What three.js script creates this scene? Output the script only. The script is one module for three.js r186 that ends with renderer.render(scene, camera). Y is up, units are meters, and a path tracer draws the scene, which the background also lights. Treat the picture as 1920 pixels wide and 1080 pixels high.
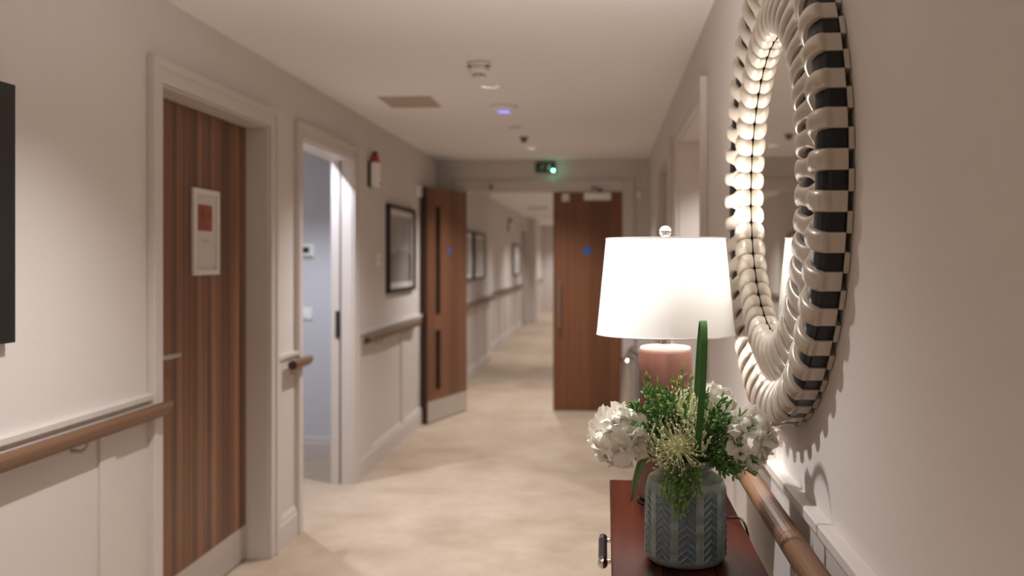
import * as THREE from 'three';
import { RoundedBoxGeometry } from 'three/addons/geometries/RoundedBoxGeometry.js';
import { mergeGeometries } from 'three/addons/utils/BufferGeometryUtils.js';

// ---------------------------------------------------------------- camera, exposure
// y up, metres; "d" is the distance down the corridor (world z = -d)
const scene = new THREE.Scene();
scene.background = new THREE.Color(0x000000);
const EYE = 1.407, FOCAL = 1867, YAW = Math.atan(175 / FOCAL);
const camera = new THREE.PerspectiveCamera(2 * Math.atan(540 / FOCAL) * 180 / Math.PI, 16 / 9, 0.05, 60);
camera.position.set(0, EYE, 0);
camera.rotation.y = YAW;
camera.setViewOffset(1920, 1080, 0, 52, 1920, 1080);   // shifted lens: the horizon sits above the middle, uprights stay upright
camera.focus = 1.98;
camera.userData.fStop = 2.8;
const renderer = new THREE.WebGLRenderer({ antialias: true });
renderer.toneMapping = THREE.LinearToneMapping;
renderer.toneMappingExposure = 1.0;
renderer.shadowMap.enabled = true;
// lights of the place: recessed corridor downlights (POWER), the cool one in the side room, the table lamp
const DOWN_COLOR = new THREE.Color().setRGB(1, 0.975, 0.975), DOWN_POWER = 10.7;
const ROOM_COLOR = new THREE.Color().setRGB(0.80, 0.86, 1.0), ROOM_POWER = 6.8;
const LAMP_COLOR = new THREE.Color().setRGB(1, 0.965, 0.92), LAMP_POWER = 1.7;

// ---------------------------------------------------------------- helpers
const CEIL = 2.35, LW = -1.585, RW = 0.395, END = 9.3;
function rng(seed) { let a = seed >>> 0; return () => { a = (a + 0x6D2B79F5) | 0; let t = Math.imul(a ^ (a >>> 15), 1 | a); t = (t + Math.imul(t ^ (t >>> 7), 61 | t)) ^ t; return ((t ^ (t >>> 14)) >>> 0) / 4294967296; }; }
const taken = {};
function numbered(n) { if (!(n in taken)) { taken[n] = 0; return n; } taken[n]++; return n + '_' + String(taken[n]).padStart(3, '0'); }
function shade(o) { o.castShadow = true; o.receiveShadow = true; return o; }
function thing(name, label, category, pos = [0, 0, 0], group) {
  const o = new THREE.Group(); o.name = numbered(name); o.position.set(pos[0], pos[1], -pos[2]);
  o.userData = { label, category }; if (group) o.userData.group = group; scene.add(o); return o;
}
function struct(name, label) { const o = new THREE.Group(); o.name = numbered(name); o.userData = { kind: 'structure', label, category: name.split('_')[0] }; scene.add(o); return o; }
// geometry is given in world axes; a part takes it relative to its parent's place
function part(parent, name, geo, mat, label) {
  const off = new THREE.Vector3(); for (let p = parent; p && p !== scene; p = p.parent) off.add(p.position);
  const g = geo.clone(); g.translate(-off.x, -off.y, -off.z);
  return local(parent, name, g, mat, label);
}
function local(parent, name, geo, mat, label) {
  const m = shade(new THREE.Mesh(geo, mat)); m.name = name; if (label) m.userData.label = label; parent.add(m); return m;
}
// uv in metres: v runs along the grain axis
function metric(geo, grain = 'y', ou = 0, ov = 0) {
  const g = geo.index ? geo.toNonIndexed() : geo, p = g.attributes.position, n = g.attributes.normal, uv = new Float32Array(p.count * 2);
  for (let i = 0; i < p.count; i++) {
    const P = { x: p.getX(i), y: p.getY(i), z: p.getZ(i) }, ax = Math.abs(n.getX(i)), ay = Math.abs(n.getY(i)), az = Math.abs(n.getZ(i));
    const face = ax >= ay && ax >= az ? 'x' : ay >= az ? 'y' : 'z';
    let rest = ['x', 'y', 'z'].filter(k => k !== face), vAxis = rest.includes(grain) ? grain : (face === 'x' ? 'y' : face === 'y' ? 'z' : 'y');
    const uAxis = rest.find(k => k !== vAxis);
    uv[2 * i] = P[uAxis] + ou; uv[2 * i + 1] = P[vAxis] + ov;
  }
  g.setAttribute('uv', new THREE.BufferAttribute(uv, 2)); return g;
}
function box(x0, x1, y0, y1, d0, d1, grain = 'y', bevel = 0, ou = 0, ov = 0) {
  const w = x1 - x0, h = y1 - y0, t = d1 - d0;
  const g = bevel ? new RoundedBoxGeometry(w, h, t, 2, Math.min(bevel, w / 2.1, h / 2.1, t / 2.1)) : new THREE.BoxGeometry(w, h, t);
  g.translate((x0 + x1) / 2, (y0 + y1) / 2, -(d0 + d1) / 2);
  return metric(g, grain, ou, ov);
}
function lathe(pts, seg = 48, x = 0, y = 0, d = 0) { const g = new THREE.LatheGeometry(pts.map(p => new THREE.Vector2(p[0], p[1])), seg); g.translate(x, y, -d); return g; }
function tube(pts, r, seg = 24, rad = 8) { return new THREE.TubeGeometry(new THREE.CatmullRomCurve3(pts.map(p => new THREE.Vector3(p[0], p[1], -p[2]))), seg, r, rad); }
// a profile (x away from the wall, y) run along d
function run(profile, xw, s, d0, d1, grain = 'z') {
  const sh = new THREE.Shape(profile.map(p => new THREE.Vector2(xw + s * p[0], p[1])));
  const g = new THREE.ExtrudeGeometry(sh, { depth: d1 - d0, bevelEnabled: false, curveSegments: 6 }); g.translate(0, 0, -d1); return metric(g, grain, 0, 0);
}
// ---------------------------------------------------------------- procedural textures
function vnoise(seed) {
  const R = rng(seed), N = 256, t = new Float32Array(N * N); for (let i = 0; i < N * N; i++) t[i] = R();
  return (x, y) => { const xi = Math.floor(x), yi = Math.floor(y), fx = x - xi, fy = y - yi, sx = fx * fx * (3 - 2 * fx), sy = fy * fy * (3 - 2 * fy); const a = (i, j) => t[(((yi + j) & 255) * N) + ((xi + i) & 255)]; return (a(0, 0) * (1 - sx) + a(1, 0) * sx) * (1 - sy) + (a(0, 1) * (1 - sx) + a(1, 1) * sx) * sy; };
}
function dataTex(w, h, fn, srgb = true, size = [1, 1]) {
  const d = new Uint8Array(w * h * 4);
  for (let j = 0; j < h; j++) for (let i = 0; i < w; i++) { const c = fn(i / w, j / h, i, j), k = (j * w + i) * 4; d[k] = c[0]; d[k + 1] = c[1]; d[k + 2] = c[2]; d[k + 3] = 255; }
  const t = new THREE.DataTexture(d, w, h, THREE.RGBAFormat); t.magFilter = THREE.LinearFilter; t.minFilter = THREE.LinearFilter;
  t.wrapS = t.wrapT = THREE.MirroredRepeatWrapping; if (srgb) t.colorSpace = THREE.SRGBColorSpace; t.repeat.set(1 / size[0], 1 / size[1]); t.needsUpdate = true; return t;
}
const lerp = (a, b, t) => a + (b - a) * t, mixc = (a, b, t) => [lerp(a[0], b[0], t), lerp(a[1], b[1], t), lerp(a[2], b[2], t)], clamp = (x, a = 0, b = 1) => Math.min(b, Math.max(a, x));
// size: metres covered; strip: width of the veneer leaves
function woodTex(seed, dark, mid, light, size, strip, fine = 220) {
  const n1 = vnoise(seed), n2 = vnoise(seed + 1), n3 = vnoise(seed + 2), R = rng(seed + 5), tones = Array.from({ length: 64 }, () => R());
  return dataTex(512, 1024, (u, v) => {
    const x = u * size[0], y = v * size[1], k = Math.floor(x / strip + 0.25 * n3(x * 9, 3)), tone = tones[((k % 64) + 64) % 64];
    const warp = 0.012 * n2(x * 6, y * 1.2 + k * 7);
    const g = n1((x + warp) * 60, y * 1.1 + k * 13) * 0.5 + n2((x + warp) * fine, y * 3 + k * 5) * 0.3 + n3((x + warp) * fine * 2.2, y * 14) * 0.2;
    const t = clamp(0.62 * g + 0.5 * tone - 0.12);
    return t < 0.5 ? mixc(dark, mid, t * 2) : mixc(mid, light, t * 2 - 1);
  }, true, size);
}
const std = (o) => new THREE.MeshStandardMaterial(o), phys = (o) => new THREE.MeshPhysicalMaterial(o);
const walnutTex = woodTex(11, [74, 46, 30], [122, 82, 56], [168, 122, 88], [0.6, 2.4], 0.05);
const doorTex = woodTex(23, [88, 54, 33], [120, 76, 49], [146, 98, 66], [0.5, 2.4], 0.11, 300);
const oakTex = woodTex(37, [80, 56, 38], [114, 82, 58], [142, 108, 80], [0.2, 1.6], 0.4, 400);
const mahoTex = woodTex(53, [26, 9, 5], [66, 25, 13], [112, 50, 25], [0.3, 1.6], 0.1, 260);
const carpetTex = (() => { const a = vnoise(71), b = vnoise(72), c = vnoise(73); return dataTex(1024, 1024, (u, v) => { const t = clamp(0.45 * a(u * 14, v * 14) + 0.25 * b(u * 46, v * 46) + 0.3 * c(u * 512, v * 512)); return mixc([170, 149, 127], [210, 191, 171], t); }, true, [3, 3]); })();
const carpetBump = (() => { const a = vnoise(75), b = vnoise(76); return dataTex(1024, 1024, (u, v) => { const t = 255 * (0.5 * a(u * 256, v * 256) + 0.5 * b(u * 500, v * 500)); return [t, t, t]; }, false, [1.2, 1.2]); })();
const plasterBump = (() => { const a = vnoise(81), b = vnoise(82); return dataTex(512, 512, (u, v) => { const t = 255 * (0.6 * a(u * 90, v * 90) + 0.4 * b(u * 240, v * 240)); return [t, t, t]; }, false, [0.8, 0.8]); })();
const M = {
  wall: std({ color: 0xd8d0ca, roughness: 0.9, bumpMap: plasterBump, bumpScale: 0.0004 }),
  ceil: std({ color: 0xf6f2ef, roughness: 0.95, bumpMap: plasterBump, bumpScale: 0.0003 }),
  trim: std({ color: 0xd2c9c2, roughness: 0.5 }),
  coolWall: std({ color: 0xcfcfd2, roughness: 0.85, bumpMap: plasterBump, bumpScale: 0.0004 }),
  carpet: std({ map: carpetTex, roughness: 1, bumpMap: carpetBump, bumpScale: 0.003 }),
  walnut: std({ map: walnutTex, roughness: 0.45 }),
  door: std({ map: doorTex, roughness: 0.42 }),
  doorEdge: std({ color: 0x4a2d1a, roughness: 0.6 }),
  oak: std({ map: oakTex, roughness: 0.45 }),
  maho: phys({ map: mahoTex, roughness: 0.42, specularIntensity: 0.22 }),
  steel: std({ color: 0xb9b4ae, metalness: 1, roughness: 0.36 }),
  brushed: std({ color: 0xc9c1b9, metalness: 0.5, roughness: 0.42 }),
  chrome: std({ color: 0xd8d8d8, metalness: 1, roughness: 0.08 }),
  blackFrame: std({ color: 0x12110f, roughness: 0.45 }),
  blackGloss: phys({ color: 0x060505, roughness: 0.4, clearcoat: 0.35, clearcoatRoughness: 0.08, specularIntensity: 0.5 }),
  pearl: phys({ color: 0xbfb3a4, roughness: 0.34, metalness: 0.25, clearcoat: 0.5, clearcoatRoughness: 0.18 }),
  mirror: std({ color: 0xf0eeea, metalness: 1, roughness: 0.0 }),
  mat: std({ color: 0xe4e0d8, roughness: 0.9 }),
  glass: phys({ color: 0xffffff, transmission: 1, roughness: 0.02, thickness: 0, ior: 1.5 }),
  white: std({ color: 0xf3f1ed, roughness: 0.45 }),
  whiteMatt: std({ color: 0xdedad3, roughness: 0.7 }),
  dark: std({ color: 0x1b1a1a, roughness: 0.5 }),
  grey: std({ color: 0x8b8782, roughness: 0.5 }),
  red: phys({ color: 0x9a1c10, roughness: 0.2, clearcoat: 0.6 }),
  blue: std({ color: 0x2a63b4, roughness: 0.5 }),
  hatch: std({ color: 0xb9a897, roughness: 0.75 }),
  reflector: std({ color: 0xc9c2b8, metalness: 1, roughness: 0.16 }),
  acrylic: phys({ color: 0xffffff, transmission: 1, roughness: 0.04, thickness: 0.02, ior: 1.49 }),
};

// ---------------------------------------------------------------- the setting
const LIGHTS_D = [-3.55, -0.6, 2.37, 5.34, 8.31, 10.4, 14.4, 17.5, 20.6, 23.7, 26.2], LX = -0.62, HOLE = 0.052;
// floor
{ const f = struct('floor', 'beige mottled carpet along the corridor'); part(f, 'carpet', box(-3.7, 1.3, -0.05, 0, -4.2, 27.2), M.carpet); }
// ceiling with the holes of the downlights
{
  const c = struct('ceiling', 'plain painted corridor ceiling');
  const sh = new THREE.Shape([[-3.7, -4.2], [1.3, -4.2], [1.3, 27.2], [-3.7, 27.2]].map(p => new THREE.Vector2(...p)));
  for (const d of LIGHTS_D) { const h = new THREE.Path(); h.absarc(LX, d, HOLE, 0, Math.PI * 2, true); sh.holes.push(h); }
  for (const [hx, hd] of [[-1.96, 5.6], [0.85, 4.6]]) { const h = new THREE.Path(); h.absarc(hx, hd, HOLE, 0, Math.PI * 2, true); sh.holes.push(h); }
  const g = new THREE.ExtrudeGeometry(sh, { depth: 0.1, bevelEnabled: false, curveSegments: 24 }); g.rotateX(-Math.PI / 2); g.translate(0, CEIL, 0);
  part(c, 'plasterboard', metric(g), M.ceil);
}
const HEAD = 2.03;
const wallLeft = struct('wall_left', 'cream painted corridor wall with panelled dado');
const wallRight = struct('wall_right', 'cream painted corridor wall behind the mirror');
const wallEnd = struct('wall_end', 'cream wall around the double doors across the corridor');
const skirtL = struct('baseboard_left', 'moulded skirting board along the door side'), skirtR = struct('baseboard_right', 'moulded skirting board along the mirror side');
const seg = (parent, x0, x1, y0, y1, d0, d1, m = M.wall) => part(parent, 'plaster', box(x0, x1, y0, y1, d0, d1), m);
// left wall, openings 3.385-4.585 and 5.03-6.15
const LB = LW - 0.13;
seg(wallLeft, LB, LW, 0, CEIL, -4.1, 3.385); seg(wallLeft, LB, LW, HEAD + 0.03, CEIL, 3.385, 4.585); seg(wallLeft, LB, LW, 0, CEIL, 4.585, 5.03);
seg(wallLeft, LB, LW, HEAD + 0.03, CEIL, 5.03, 6.15); seg(wallLeft, LB, LW, 0, CEIL, 6.15, 13.7);
const LW2 = -1.73;
seg(wallLeft, LW2 - 0.13, LW2, 0, CEIL, 13.7, 20.5); seg(wallLeft, LW2 - 0.13, LW2, HEAD + 0.03, CEIL, 20.5, 21.7); seg(wallLeft, LW2 - 0.13, LW2, 0, CEIL, 21.7, 27);
seg(wallLeft, LW2, LW2 + 0.16, 0, CEIL, 22.3, 23.3); 
// right wall, openings 4.0-5.4 (a lobby) and 6.0-7.25
const RB = RW + 0.14;
seg(wallRight, RW, RB, 0, CEIL, -4.1, 3.97); seg(wallRight, RW, RB, HEAD + 0.03, CEIL, 3.97, 5.38); seg(wallRight, RW, RB, 0, CEIL, 5.38, 5.97);
seg(wallRight, RW, RB, HEAD + 0.03, CEIL, 5.97, 7.23); seg(wallRight, RW, RB, 0, CEIL, 7.23, 27);
// the lobby behind the first right opening
seg(wallRight, RB, 1.25, 0, CEIL, 3.85, 3.97); seg(wallRight, RB, 1.25, 0, CEIL, 5.38, 5.5); seg(wallRight, 1.15, 1.25, 0, CEIL, 3.97, 5.38);
// ends
const OL = -1.32, OR = 0.16, OH = 2.045;
seg(wallEnd, LW, OL - 0.04, 0, CEIL, END, END + 0.12); seg(wallEnd, OR + 0.04, RW, 0, CEIL, END, END + 0.12); seg(wallEnd, OL - 0.04, OR + 0.04, OH + 0.04, CEIL, END, END + 0.12);
{ const w = struct('wall_back', 'cream wall closing the corridor behind'); seg(w, LW, RW, 0, CEIL, -4.1, -4.0); const w2 = struct('wall_far', 'cream wall at the far end of the corridor'); seg(w2, LW2, RW, 0, CEIL, 27, 27.1); }
// side room
{
  const w = struct('wall_room', 'pale cool walls of the lit side room');
  seg(w, -3.6, LB, 0, CEIL, 6.94, 7.04, M.coolWall); seg(w, -3.6, LB, 0, CEIL, 4.3, 4.4, M.coolWall); seg(w, -3.7, -3.6, 0, CEIL, 4.3, 7.04, M.coolWall);
  const b = struct('baseboard_room', 'white skirting in the side room'); const p = [[0, 0], [0.018, 0], [0.018, 0.10], [0.012, 0.115], [0.012, 0.135], [0.004, 0.15], [0, 0.15]];
  const sh = new THREE.Shape(p.map(q => new THREE.Vector2(q[0], q[1]))), g = new THREE.ExtrudeGeometry(sh, { depth: 1.85, bevelEnabled: false }); g.rotateY(-Math.PI / 2); g.translate(LB - 0.005, 0, -6.94); // profile x -> towards the doorway
  part(b, 'skirting', metric(g.clone(), 'x'), M.trim);
}
// door linings and architraves: xw wall face, s towards the corridor
function frame(n, label, xw, s, d0, d1, depth, head = HEAD, aw = 0.085, at = 0.03) {
  const t = struct('trim_' + n, label), X = (a, b) => s > 0 ? [xw + a, xw + b] : [xw - b, xw - a];
  part(t, 'jamb', box(...X(-depth, 0.004), 0, head, d0 - 0.03, d0), M.trim); part(t, 'jamb', box(...X(-depth, 0.004), 0, head, d1, d1 + 0.03), M.trim);
  part(t, 'head_lining', box(...X(-depth, 0.004), head, head + 0.03, d0 - 0.03, d1 + 0.03), M.trim);
  const o = 0.008, bar = (a0, a1, y0, y1, w, nm) => part(t, nm, box(...X(0, w), y0, y1, a0, a1, 'y', 0.004), M.trim);
  const e = 0.002; bar(d0 - o - aw + e, d0 - o, 0, head + o + aw - e, at * 0.72, 'architrave'); bar(d1 + o, d1 + o + aw - e, 0, head + o + aw - e, at * 0.72, 'architrave'); bar(d0 - o, d1 + o, head + o, head + o + aw - e, at * 0.72, 'architrave');
  // raised outer bead of the moulding
  bar(d0 - o - aw, d0 - o - aw * 0.62, 0, head + o + aw, at, 'bead'); bar(d1 + o + aw * 0.62, d1 + o + aw, 0, head + o + aw, at, 'bead'); bar(d0 - o - aw * 0.62, d1 + o + aw * 0.62, head + o + aw * 0.62, head + o + aw, at, 'bead');
  return t;
}
frame(1, 'painted frame of the closed walnut bedroom door', LW, 1, 3.415, 4.555, 0.13);
const t2 = frame(2, 'painted frame of the open doorway to the cool lit room', LW, 1, 5.06, 6.12, 0.13);
part(t2, 'seal', box(LW - 0.074, LW - 0.067, 0, HEAD, 6.116, 6.1205), M.dark, 'dark draught seal');
part(t2, 'strike_plate', box(LW - 0.1, LW - 0.078, 0.92, 1.09, 6.112, 6.1203, 'y', 0.003), M.dark, 'black strike plate');
frame(3, 'painted frame of the near lobby opening on the mirror side', RW, -1, 4.0, 5.35, 0.14);
frame(4, 'painted frame of the further recessed door on the mirror side', RW, -1, 6.0, 7.2, 0.14);
frame(5, 'grey frame of a doorway far down the corridor', LW2, 1, 20.53, 21.67, 0.13);
{ // frame of the double doors (faces the camera)
  const t = struct('trim_6', 'painted frame around the double doors');
  const w = 0.11, f = END - 0.025;
  part(t, 'architrave', box(OL - w, OL - 0.008, 0, OH + w, f, END, 'y', 0.005), M.trim); part(t, 'architrave', box(OR + 0.008, OR + w, 0, OH + w, f, END, 'y', 0.005), M.trim); part(t, 'architrave', box(OL - 0.008, OR + 0.008, OH + 0.008, OH + w, f, END, 'y', 0.005), M.trim);
  part(t, 'jamb', box(OL - 0.04, OL, 0, OH, END, END + 0.12), M.trim); part(t, 'jamb', box(OR, OR + 0.04, 0, OH, END, END + 0.12), M.trim); part(t, 'head_lining', box(OL - 0.04, OR + 0.04, OH, OH + 0.04, END, END + 0.12), M.trim);
}
// panelled dado
const DADO = 0.945;
function wainscot(parent, xw, s, d0, d1, stiles) {
  const X = (a, b) => s > 0 ? [xw + a, xw + b] : [xw - b, xw - a];
  part(parent, 'dado_cap', run([[0, DADO - 0.03], [0.018, DADO - 0.03], [0.026, DADO - 0.02], [0.026, DADO - 0.003], [0.023, DADO], [0, DADO]], xw, s, d0, d1), M.trim);
  part(parent, 'top_rail', box(...X(0, 0.014), DADO - 0.075, DADO - 0.03, d0, d1), M.trim);
  part(parent, 'panel_board', box(...X(0, 0.003), 0.14, DADO - 0.075, d0, d1), M.trim);
  for (const [a, b] of stiles) part(parent, 'stile', box(...X(0, 0.014), 0.14, DADO - 0.075, a, b, 'y', 0.002), M.trim);
}
const SK = [[0, 0], [0.02, 0], [0.02, 0.115], [0.015, 0.122], [0.015, 0.138], [0.008, 0.15], [0.003, 0.157], [0, 0.157]];
function dadoRun(side, d0, d1, stiles, xw) { const L = side === 'left', p = L ? wallLeft : wallRight, s = L ? 1 : -1; xw = xw ?? (L ? LW : RW); wainscot(p, xw, s, d0, d1, stiles); part(L ? skirtL : skirtR, 'skirting', run(SK, xw, s, d0, d1), M.trim); }
const every = (a, b, first, w = 0.1, step = 0.93) => { const o = []; for (let d = first; d < b; d += step) if (d + w > a) o.push([Math.max(a, d), Math.min(b, d + w)]); return o; };
dadoRun('left', -4, 3.322, every(-4, 3.322, 2.98 - 0.93 * 8));
dadoRun('left', 4.648, 4.967, [[4.648, 4.73]]);
dadoRun('left', 6.213, END, [[6.213, 6.63], [7.6, 7.7], [8.6, 8.7]]);
dadoRun('left', END + 0.12, 13.7, every(END, 13.7, 10.3, 0.1, 0.9));
dadoRun('left', 13.7, 20.43, every(13.7, 20.4, 14.4, 0.1, 0.9), LW2);
dadoRun('left', 21.77, 22.3, [], LW2); dadoRun('left', 22.3, 23.3, [[22.3, 22.4], [23.2, 23.3]], LW2 + 0.16); dadoRun('left', 23.3, 27, every(23.3, 27, 23.6, 0.1, 0.9), LW2);
dadoRun('right', -4, 3.905, every(-4, 3.905, 2.11 - 0.93 * 6));
dadoRun('right', 5.445, 5.905, [[5.62, 5.72]]);
dadoRun('right', 7.295, END, [[7.6, 7.7], [8.5, 8.6]]);
dadoRun('right', END + 0.12, 27, every(END, 27, 10, 0.1, 0.9));

// ---------------------------------------------------------------- doors
// closed bedroom door on the left
{
  const t = struct('door_1', 'closed walnut bedroom door with steel kick plate');
  const leaf = part(t, 'leaf', box(LB - 0.015, LB + 0.03, 0.006, HEAD - 0.003, 3.418, 4.552, 'y', 0.002, 0.1, 0.2), M.walnut);
  part(t, 'kick_plate', box(LB + 0.03, LB + 0.0325, 0.01, 0.165, 3.425, 4.545, 'z', 0), M.brushed, 'brushed steel kick plate');
  const h = new THREE.Group(); h.name = 'lever_handle'; t.add(h); h.userData.label = 'short steel lever handle';
  const hx = LB + 0.03, hy = 1.045, hd = 3.56;
  const rose = new THREE.CylinderGeometry(0.026, 0.026, 0.01, 24); rose.rotateZ(Math.PI / 2); rose.translate(hx + 0.005, hy, -hd); part(h, 'rose', rose, M.steel);
  part(h, 'lever', tube([[hx + 0.008, hy, hd], [hx + 0.045, hy, hd], [hx + 0.055, hy, hd + 0.02], [hx + 0.055, hy, hd + 0.13]], 0.0095, 24, 10), M.steel);
  void leaf;
}
// name plaque on it
{
  const x = LB + 0.03, y0 = 1.345, y1 = 1.705, a = 3.925, b = 4.195;
  const t = thing('door_plaque', 'white framed name plaque with terracotta square on the walnut door', 'sign', [x, y0, (a + b) / 2]);
  const w = 0.022, k = 0.016;
  part(t, 'frame', mergeGeometries([box(x, x + k, y0, y1, a, a + w, 'y', 0.003), box(x, x + k, y0, y1, b - w, b, 'y', 0.003), box(x, x + k, y0, y0 + w, a + w, b - w, 'z', 0.003), box(x, x + k, y1 - w, y1, a + w, b - w, 'z', 0.003)]), M.whiteMatt);
  part(t, 'card', box(x, x + 0.006, y0 + w, y1 - w, a + w, b - w), std({ color: 0xcfc9c2, roughness: 0.85 }));
  const n = vnoise(91); const red = std({ map: dataTex(64, 64, (u, v) => mixc([128, 66, 52], [156, 90, 72], n(u * 6, v * 6)), true, [0.2, 0.2]), roughness: 0.8 });
  part(t, 'print', box(x, x + 0.0068, y0 + 0.185, y0 + 0.295, a + 0.055, b - 0.065), red, 'terracotta printed square');
  const cv = document.createElement('canvas'); cv.width = 256; cv.height = 64; const c = cv.getContext('2d'); c.fillStyle = '#cfc9c2'; c.fillRect(0, 0, 256, 64); c.strokeStyle = '#8d8a84'; c.lineWidth = 5;
  for (let i = 0; i < 7; i++) { const X = 40 + i * 26; c.beginPath(); c.moveTo(X, 44); c.lineTo(X + 5, i % 3 === 1 ? 16 : 26); c.lineTo(X + 13, 44); c.stroke(); }   // a small word too blurred to read
  const ct = new THREE.CanvasTexture(cv); ct.colorSpace = THREE.SRGBColorSpace;
  const pg = new THREE.PlaneGeometry(0.1, 0.025); pg.rotateY(Math.PI / 2); pg.translate(x + 0.0064, y0 + 0.145, -(a + b) / 2); part(t, 'lettering', pg, std({ map: ct, roughness: 0.9 }));
}
// open leaf of the side room, standing inside against the near wall
{
  const t = struct('door_2', 'white room door opened inwards'); part(t, 'leaf', box(LB - 1.03, LB - 0.01, 0.006, HEAD - 0.004, 5.012, 5.056, 'y', 0.002), M.trim);
  part(t, 'lever_handle', tube([[LB - 0.95, 1.02, 5.056], [LB - 0.95, 1.02, 5.1], [LB - 0.85, 1.02, 5.105]], 0.009, 16, 8), M.steel);
}
// right-hand closed doors, deep in their openings
{ const t = struct('door_3', 'walnut door in the lobby on the mirror side'); part(t, 'leaf', box(1.10, 1.15, 0.006, 2.03, 4.15, 5.2, 'y', 0.002), M.walnut); }
{ const t = struct('door_4', 'recessed walnut door on the mirror side'); part(t, 'leaf', box(RW + 0.095, RW + 0.139, 0.006, HEAD - 0.003, 6.003, 7.197, 'y', 0.002, 0.3), M.walnut); }
{ const t = struct('door_5', 'grey door far down the corridor'); part(t, 'leaf', box(LW2 - 0.12, LW2 - 0.08, 0.006, HEAD - 0.003, 20.533, 21.667, 'y', 0.002), std({ color: 0x7d6c5d, roughness: 0.6 })); }
// left leaf of the double doors, swung open towards the camera
{
  const t = struct('door_6', 'open walnut fire door leaf with two slim vision panels'); const W = 0.84;
  t.position.set(OL + 0.01, 0, -(END - 0.07)); t.rotation.y = Math.atan2(-0.80, -0.225);   // local x runs from the hinge to the free edge
  const H = OH - 0.008, T = 0.045; // the face seen lies at local -z
  const slots = [[0.575, 0.69, 0.27, 0.80], [0.575, 0.69, 0.93, 1.88]];
  const sh = new THREE.Shape([[0, 0.006], [W, 0.006], [W, H], [0, H]].map(p => new THREE.Vector2(...p)));
  for (const [x0, x1, y0, y1] of slots) sh.holes.push(new THREE.Path([[x0, y0], [x0, y1], [x1, y1], [x1, y0]].map(p => new THREE.Vector2(...p))));
  const g = new THREE.ExtrudeGeometry(sh, { depth: T, bevelEnabled: false }); g.translate(0, 0, -T / 2); local(t, 'leaf', metric(g, 'y', 0.2, 0), M.door);
  const lb = (x0, x1, y0, y1, z0, z1, nm, m, lab) => { const b = new THREE.BoxGeometry(x1 - x0, y1 - y0, z1 - z0); b.translate((x0 + x1) / 2, (y0 + y1) / 2, (z0 + z1) / 2); return local(t, nm, metric(b), m, lab); };
  for (const [x0, x1, y0, y1] of slots) { lb(x0, x1, y0, y1, -0.004, 0.004, 'pane', phys({ color: 0xffffff, transmission: 1, roughness: 0.03, thickness: 0, ior: 1.5 }));
    for (const z of [1, -1]) { const b = 0.009, zz = z * (T / 2), z0 = Math.min(zz, zz - z * 0.012), z1 = z0 + 0.012 + 0.003; lb(x0, x0 + b, y0, y1, z0, z1, 'glazing_bead', M.doorEdge); lb(x1 - b, x1, y0, y1, z0, z1, 'glazing_bead', M.doorEdge); lb(x0 + b, x1 - b, y0, y0 + b, z0, z1, 'glazing_bead', M.doorEdge); lb(x0 + b, x1 - b, y1 - b, y1, z0, z1, 'glazing_bead', M.doorEdge); } }
  lb(W, W + 0.006, 0.006, H, -T / 2, T / 2, 'lipping', M.doorEdge);
  for (const z of [1, -1]) lb(0.01, W - 0.005, 0.01, 0.19, z > 0 ? T / 2 : -T / 2 - 0.002, z > 0 ? T / 2 + 0.002 : -T / 2, 'kick_plate', M.brushed, 'brushed steel kick plate');
  const disc = new THREE.CylinderGeometry(0.032, 0.032, 0.003, 24); disc.rotateX(Math.PI / 2); disc.translate(0.4, 1.49, -T / 2 - 0.0015); local(t, 'round_sign', disc, M.blue, 'blue round fire door sign');
  const bar = new THREE.CylinderGeometry(0.0095, 0.0095, 0.44, 14); bar.translate(W - 0.07, 1.0, T / 2 + 0.03); const hd = local(t, 'pull_handle', bar, M.steel);
  for (const y of [0.82, 1.18]) { const s = new THREE.CylinderGeometry(0.008, 0.008, 0.03, 10); s.rotateX(Math.PI / 2); s.translate(W - 0.07, y, T / 2 + 0.015); local(hd, 'stand_off', s, M.steel); }
}
// right leaf, closed
{
  const t = struct('door_7', 'closed narrow walnut fire door leaf with long pull handle'); const x0 = OR - 0.64, x1 = OR - 0.003, f = END + 0.01, H = OH - 0.004;
  part(t, 'leaf', box(x0, x1, 0.006, H, f, f + 0.045, 'y', 0.002, 0.05, 0.1), M.door);
  part(t, 'lipping', box(x0 - 0.005, x0, 0.006, H, f, f + 0.045), M.doorEdge);
  const hx = x0 + 0.055; const hd = part(t, 'pull_handle', tube([[hx, 0.78, f - 0.05], [hx, 1.0, f - 0.05], [hx, 1.22, f - 0.05]], 0.0105, 8, 12), M.steel, 'long steel pull handle');
  for (const y of [0.84, 1.16]) part(hd, 'stand_off', tube([[hx, y, f - 0.05], [hx, y, f]], 0.008, 4, 8), M.steel);
  const disc = new THREE.CylinderGeometry(0.038, 0.038, 0.003, 24); disc.rotateX(Math.PI / 2); disc.translate(x0 + 0.31, 1.495, -(f - 0.0015)); part(t, 'round_sign', disc, M.blue, 'blue round fire door sign');
  part(t, 'closer_body', box(x1 - 0.355, x1 - 0.105, 1.965, 2.035, f - 0.05, f, 'x', 0.006), M.white, 'white overhead door closer');
  part(t, 'closer_arm', tube([[x1 - 0.23, 2.036, f - 0.025], [x1 - 0.19, 2.06, f - 0.06], [x1 - 0.29, 2.085, f - 0.045]], 0.007, 12, 8), M.dark);
  part(t, 'hold_open_magnet', box(x0 + 0.075, x0 + 0.145, 1.955, 2.03, f - 0.035, f, 'y', 0.005), M.whiteMatt);
}

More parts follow.
